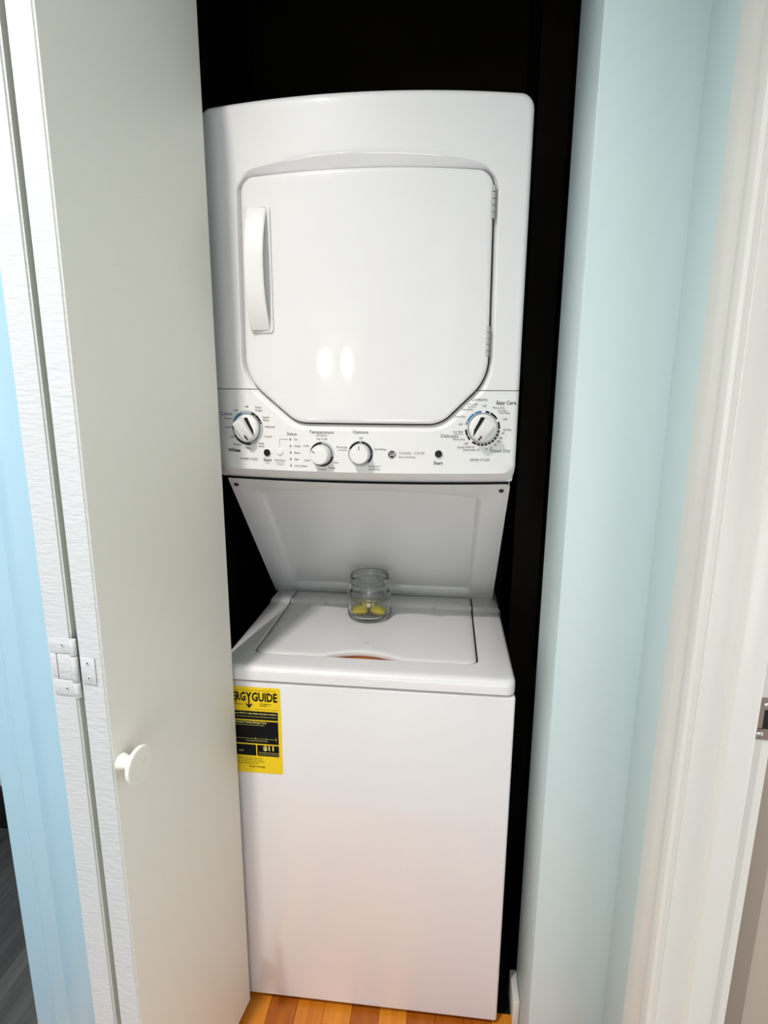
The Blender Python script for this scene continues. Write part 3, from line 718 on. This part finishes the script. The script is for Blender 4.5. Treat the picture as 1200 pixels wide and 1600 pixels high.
# small black clips at the panel's lower left corner
for x, wdt in ((-0.279, 0.0022), (-0.2725, 0.0018), (-0.268, 0.0045), (-0.261, 0.0016)):
    zz = 1.2720; yy = yb(x)+0.0085
    sub(box('clip', x-wdt/2, x+wdt/2, yy-0.0015, yy+0.004, zz-0.0045, zz+0.0035, M['print'] if wdt > 0.004 else M['ring'], None, 0.0004, 1), ctrl)
def slope_at(x): return math.atan(2*BOW*(x-XC)/HW**2)
def place_ctrl(c):   # local: x right, -y out, z up
    return Matrix.Translation((c[0], yb(c[0]), c[1])) @ Matrix.Rotation(slope_at(c[0]), 4, 'Z')
def ctrl_lathe(name, prof, c, mat, parent, n=48, off=(0, 0)):
    bm = bmesh.new(); r_ = lathe_bm(bm, prof, n, (off[0], 0, off[1]), 'Y'); cap(bm, r_[0]); cap(bm, r_[-1]); bm.transform(place_ctrl(c))
    return sub(link(name, finish(bm, True, 30), mat), parent)
def dial(name, c, ang, label, stripe_side):
    """ang: pointer direction, degrees clockwise from up"""
    d = part_dial = ctrl_lathe(name, [(0.0268, 0.0), (0.0266, 0.003), (0.0255, 0.0075), (0.0245, 0.0090), (0.0235, 0.0105), (0.0225, 0.0112), (0.0100, 0.0116), (0.001, 0.0117)], c, M['plastic'], ctrl)
    d['label'] = label
    A = math.radians(ang); ux, uz = math.sin(A), math.cos(A); vx, vz = uz, -ux
    def L(u, v, h):
        h = 0.0110+(h-0.0060)*1.40
        return Vector((ux*u+vx*v, -h, uz*u+vz*v))
    # chunky grip bar, rounded at the tail, squared at the pointer end
    outline = []
    hwid = 0.0095
    for k in range(13):
        a = math.pi*k/12; outline.append((-0.0140-0.0035*math.sin(a)*1.0, -hwid*math.cos(a)))
    outline += [(0.0232, hwid*0.92), (0.0245, hwid*0.5), (0.0245, -hwid*0.5), (0.0232, -hwid*0.92)]
    rws = []
    for sc, h in ((1.0, 0.0060), (1.0, 0.0170), (0.97, 0.0190), (0.86, 0.0200)):
        row = []
        for u, v in outline:
            hh = h if h < 0.01 else h-0.0070*smooth((u-0.008)/0.012)
            row.append(L(u*(1-(1-sc)*0.4), v*sc, hh))
        rws.append(row)
    bm = loft(rws, True, True, True); bm.transform(place_ctrl(c)); g = link('grip', finish(bm, True, 40), M['plastic'])
    g.parent = ctrl
    # dark strip along one flank and pointer mark
    bm = bmesh.new()
    s = stripe_side
    vsx = [(-0.0185, s*0.0095), (-0.0185, s*0.0142), (0.012, s*0.0128), (0.0215, s*0.0100)] if True else []
    f_ = [bm.verts.new(L(u, v, 0.0066)) for u, v in ((-0.0175, s*0.0094), (-0.0150, s*0.0165), (0.0120, s*0.0150), (0.0220, s*0.0096))]
    f2 = [bm.verts.new(L(u, v, 0.0050)) for u, v in ((-0.0175, s*0.0094), (-0.0150, s*0.0165), (0.0120, s*0.0150), (0.0220, s*0.0096))]
    bm.faces.new(f_); bm.faces.new(f2)
    for i in range(4): bm.faces.new((f_[i], f_[(i+1) % 4], f2[(i+1) % 4], f2[i]))
    bm.transform(place_ctrl(c)); link('grip_flank_strip', finish(bm, False), M['black']).parent = ctrl
    bm = bmesh.new()
    vv = [L(0.0150, -0.0010, 0.0170), L(0.0150, 0.0010, 0.0170), L(0.0240, 0.0010, 0.0137), L(0.0240, -0.0010, 0.0137)]
    tb = [bm.verts.new(v) for v in vv]; bt = [bm.verts.new(v+Vector((0, 0.004, 0))) for v in vv]
    bm.faces.new(tb); bm.faces.new(bt)
    for i in range(4): bm.faces.new((tb[i], tb[(i+1) % 4], bt[(i+1) % 4], bt[i]))
    bm.transform(place_ctrl(c)); link('pointer_mark', finish(bm, False), M['black']).parent = ctrl
    ctrl_lathe('dial_edge', [(0.0276, 0.0), (0.0276, 0.0012), (0.0270, 0.0013)], c, M['print'], ctrl)
dial('dial', WD, 150, 'large washer cycle dial at left', -1)
dial('dial', DD, 211, 'large dryer cycle dial at right', 1)
def small_knob(c, ang, label):
    k = ctrl_lathe('knob', [(0.0190, 0.0), (0.0186, 0.012), (0.0174, 0.0205), (0.0160, 0.0222), (0.0060, 0.0228), (0.0008, 0.0228)], c, M['plastic'], ctrl); k['label'] = label
    A = math.radians(ang); bm = bmesh.new()
    add_box(bm, -0.0005, 0.0005, -0.0232, -0.0220, 0.0085, 0.0160, 0)
    bm.transform(place_ctrl(c) @ Matrix.Rotation(A, 4, 'Y')); link('pointer_mark', finish(bm, False), M['black']).parent = ctrl
    ctrl_lathe('knob_edge', [(0.0200, 0.0), (0.0200, 0.0012), (0.0192, 0.0014)], c, M['black'], ctrl)
small_knob(TK, -58, 'temperature knob'); small_knob(OK, 0, 'options knob')
for c, nm in (((-0.1990, 1.3070), 'washer'), ((0.1308, 1.3110), 'dryer')):
    ctrl_lathe('button_ring', [(0.0090, 0.0), (0.0086, 0.0012), (0.0070, 0.0014)], c, M['plastic'], ctrl, 28)
    b = ctrl_lathe('start_button', [(0.0068, 0.0), (0.0068, 0.0028), (0.0058, 0.0036), (0.0010, 0.0038)], c, M['black'], ctrl, 28); b['label'] = 'black round %s start button' % nm
b = ctrl_lathe('pause_button', [(0.0066, 0.0), (0.0066, 0.0020), (0.0054, 0.0030), (0.0008, 0.0034)], (-0.1730, 1.3100), M['plastic'], ctrl, 28); b['label'] = 'white round pause button'

# --- yellow energy label on the washer front
LXa, LXb, LZa, LZb = -0.3180, -0.1880, 0.6070, 0.8115
bm = bmesh.new()
pts = rounded([(LXa, LZb, 0.004), (LXa, LZa, 0.004), (LXb, LZa, 0.004), (LXb, LZb, 0.004)], 4)
bm = loft([[Vector((p.x, -0.0003, p.y)) for p in pts], [Vector((p.x, -0.0008, p.y)) for p in pts]], True, True, True)
lab = part(link('energy_label', finish(bm, False), M['yellow'])); lab['label'] = 'yellow and black energy guide sticker'
bm = bmesh.new(); e1 = lambda x, z: Vector((x, -0.0010, z)); e2 = lambda x, z: Vector((x, -0.0012, z))
A_, B_ = LXa+0.006, LXb-0.0065
mats2 = [M['print_black'], M['pale_yellow'], M['yellow']]
text_mesh(bm, 'U.S. Government     Federal law prohibits removal of this label before consumer purchase', (A_+B_)/2, 0.8040, 0.0034, e1, sx=0.9)
def fit(body, xl, xr, z, size, bold):
    n0 = len(bm.verts); text_mesh(bm, body, xl, z, size, e1, 'LEFT', bold); bm.verts.ensure_lookup_table()
    vs = bm.verts[n0:]; a = min(v.co.x for v in vs); b = max(v.co.x for v in vs)
    for v in vs: v.co.x = xl+(v.co.x-a)*(xr-xl)/(b-a)
fit('ENERG', -0.3150, -0.2636, 0.7880, 0.0275, 0.0010)
fit('Y', -0.2630, -0.2500, 0.7880, 0.0275, 0.0012)
fit('GUIDE', -0.2500, -0.1945, 0.7880, 0.0275, 0.0010)
flat_quad(bm, -0.2581, -0.2549, 0.7680, 0.7880, e1)
f_ = bm.faces.new([bm.verts.new(e1(*p)) for p in ((-0.2639, 0.7715), (-0.2565, 0.7620), (-0.2491, 0.7715), (-0.2509, 0.7735), (-0.2565, 0.7680), (-0.2621, 0.7735))])
text_mesh(bm, 'GE Appliances\nModel(s):', -0.2330, 0.7715, 0.0042, e1, 'LEFT', 0.0001)
text_mesh(bm, 'Clothes Washer\nCapacity (tub volume)', LXa+0.008, 0.7730, 0.0044, e1, 'LEFT', 0.0001)
text_mesh(bm, 'Compact (less than 1.6 cu. ft.) Capacity', B_, 0.7605, 0.0032, e1, 'RIGHT')
flat_quad(bm, A_, B_, 0.7355, 0.7555, e1); text_mesh(bm, 'Compare ONLY to other labels with yellow numbers.', B_-0.002, 0.7500, 0.0050, e2, 'RIGHT', 0.00012, sx=0.92, mi=1); text_mesh(bm, 'Labels with yellow numbers are based on the same test procedures.', B_-0.002, 0.7430, 0.0036, e2, 'RIGHT', sx=0.9, mi=1)
flat_quad(bm, A_, B_, 0.6785, 0.7325, e1); text_mesh(bm, 'Estimated Yearly Energy Cost', (A_+B_)/2-0.004, 0.7290, 0.0062, e2, 'CENTER', 0.00012, mi=1); text_mesh(bm, '(when used with an electric water heater)', (A_+B_)/2-0.004, 0.7230, 0.0038, e2, 'CENTER', mi=1)
flat_quad(bm, A_+0.008, B_-0.005, 0.6903, 0.6908, e2, 1)
for x, h in ((A_+0.008, 0.004), (-0.246, 0.003), (-0.222, 0.002), (B_-0.0055, 0.0045)): flat_quad(bm, x, x+0.0007, 0.6905-h, 0.6905+h, e2, 1)
text_mesh(bm, 'Cost Range of Similar Models', -0.243, 0.6855, 0.0040, e2, 'CENTER', mi=1)
flat_quad(bm, A_, -0.2452, 0.6490, 0.6755, e1); flat_quad(bm, -0.2430, B_, 0.6490, 0.6755, e1)
text_mesh(bm, '$11', -0.2165, 0.6680, 0.0150, e2, 'CENTER', 0.0005, sx=1.15, mi=1)
text_mesh(bm, 'Estimated Yearly Energy Cost', -0.2170, 0.6575, 0.0036, e2, mi=1); text_mesh(bm, '(when used with a natural gas water heater)', -0.2170, 0.6532, 0.0026, e2, mi=1)
text_mesh(bm, 'kWh', (A_-0.2452)/2, 0.6600, 0.0050, e2, mi=1)
for k, t_ in enumerate(['Your cost will depend on your utility rates and use.', 'Cost range based only on standard capacity models.', 'Estimated energy cost based on six wash loads a week', 'and a national average electricity and gas cost.']):
    text_mesh(bm, t_, A_+0.003, 0.6430-0.0045*k, 0.0037, e1, 'LEFT', 0.00005)
text_mesh(bm, 'ftc.gov/energy', -0.262, 0.6225, 0.0062, e1, 'LEFT', 0.0001, 0.2)
sub(print_obj('label_printing', bm, mats2, lab), lab)['kind'] = 'stuff'

# ================================================================== GLASS JAR WITH YELLOW PODS
JX, JY, JZ = -0.0375, 0.2960, DT+0.0017
jar = empty('glass_jar', (JX, JY, JZ), 'small clear glass jar with wide threaded neck standing on the washer lid', 'jar')
outer_p = [(0.001, 0.0008), (0.030, 0.0004), (0.046, 0.0), (0.0510, 0.0015), (0.0535, 0.0055), (0.0545, 0.012), (0.0540, 0.030), (0.0525, 0.046), (0.0510, 0.055), (0.0500, 0.060), (0.0485, 0.064), (0.0470, 0.0665), (0.0468, 0.078), (0.0475, 0.0800), (0.0490, 0.0815), (0.0478, 0.0835), (0.0472, 0.088), (0.0485, 0.0900), (0.0480, 0.0925), (0.0470, 0.0940), (0.0472, 0.0975), (0.0478, 0.0995), (0.0462, 0.1012), (0.0445, 0.1005)]
inner_p = [(0.0438, 0.0985), (0.0435, 0.085), (0.0435, 0.066), (0.0455, 0.060), (0.0475, 0.050), (0.0495, 0.034), (0.0500, 0.016), (0.0485, 0.0105), (0.0440, 0.0075), (0.030, 0.0065), (0.001, 0.0062)]
JS = 1.10
bm = bmesh.new(); r_ = lathe_bm(bm, [(r*1.02, h*JS) for r, h in outer_p+inner_p], 72, (0, 0, 0), 'Z'); cap(bm, r_[0]); cap(bm, r_[-1])
jb = link('jar_body', finish(bm, True, 60), M['glass'], jar)
# side lug on the neck
bm = bmesh.new(); add_box(bm, -0.0535, -0.0462, -0.008, 0.008, 0.060*JS, 0.083*JS, 0.002, 2)
link('side_lug', finish(bm), M['glass'], jar)
# embossed wavy bands
bm = bmesh.new()
for z, r in ((0.050*JS, 0.0528), (0.056*JS, 0.0518)):
    lathe_bm(bm, [(r+0.0000, z-0.0016), (r+0.0016, z-0.0006), (r+0.0016, z+0.0006), (r-0.0002, z+0.0016)], 60, (0, 0, 0), 'Z')
link('embossed_band', finish(bm), M['glass'], jar)
def pod(loc, rot, label, sc=1.0):
    e = empty('detergent_pod', (0, 0, 0), label, 'pod', 'yellow pods in the glass jar'); e.location = loc; e.rotation_euler = rot
    rws = []; nn = 28
    def ring(sx, sy, z):
        row = []
        for k in range(nn):
            a = 2*math.pi*k/nn; c, s = math.cos(a), math.sin(a); p = 2/3.2
            row.append(Vector((sx*math.copysign(abs(c)**p, c), sy*math.copysign(abs(s)**p, s), z)))
        return row
    W, D, H = 0.0222*sc, 0.0170*sc, 0.0120*sc
    for f_, z in ((0.05, -1), (0.45, -0.92), (0.75, -0.62), (0.92, -0.25), (1.12, -0.04), (1.12, 0.04), (0.92, 0.25), (0.75, 0.62), (0.45, 0.92), (0.05, 1)):
        rws.append(ring(W*f_, D*f_, H*z))
    film = link('film', finish(loft(rws, True, True, True), True, 70), M['pod'], e)
    rws = []
    for f_, z in ((0.05, -0.85), (0.42, -0.76), (0.68, -0.5), (0.82, -0.15), (0.82, 0.15), (0.68, 0.5), (0.42, 0.76), (0.05, 0.85)): rws.append(ring(W*f_, D*f_, H*z))
    link('gel', finish(loft(rws, True, True, True), True, 70), M['pod_core'], e)
    return e
zb = JZ+0.0068+0.0125
pod((JX-0.0225, JY-0.012, zb), (0.06, 0.05, 0.25), 'yellow detergent pod on the jar floor at front left')
pod((JX+0.0225, JY-0.010, zb), (-0.05, 0.06, -0.3), 'yellow detergent pod on the jar floor at front right')
pod((JX-0.006, JY+0.0225, zb+0.001), (0.1, 0.0, 0.1), 'yellow detergent pod lying behind the two front ones in the jar', 0.95)

# ================================================================== LAMPS (behind and above the camera)
cl = empty('ceiling_light', (LIGHT_X, LIGHT_Y, ZC), 'round white glass ceiling light above the hall', 'light')
bm = bmesh.new(); r_ = lathe_bm(bm, [(0.085, 0), (0.088, -0.008), (0.084, -0.016), (0.080, -0.018)], 48); cap(bm, r_[0]); cap(bm, r_[-1]); link('canopy', finish(bm), M['chrome'], cl)
bm = bmesh.new(); r_ = lathe_bm(bm, [(0.076, -0.018), (0.075, -0.035), (0.060, -0.050), (0.03, -0.056), (0.001, -0.058)], 48); cap(bm, r_[-1]); link('glass_shade', finish(bm), M['lamp'], cl)
vl = empty('vanity_lamp', (-0.70, -2.42, 1.57), 'two-bulb wall lamp on the wall behind the camera', 'wall lamp')
bm = bmesh.new(); add_box(bm, -0.28, 0.28, 0.0005, 0.03, -0.05, 0.05, 0.006); link('back_plate', finish(bm), M['chrome'], vl)
for x in (-0.16, 0.16):
    bm = bmesh.new(); r_ = lathe_bm(bm, [(0.022, -0.085), (0.022, -0.03)], 20, (x, 0, 0), 'Y'); cap(bm, r_[0]); cap(bm, r_[-1]); link('socket', finish(bm), M['chrome'], vl)
    bm = bmesh.new(); bmesh.ops.create_uvsphere(bm, u_segments=32, v_segments=20, radius=0.062)
    bmesh.ops.translate(bm, verts=bm.verts, vec=(x, 0.14, 0)); link('bulb', finish(bm), M['bulb'], vl)
bpy.context.view_layer.update()
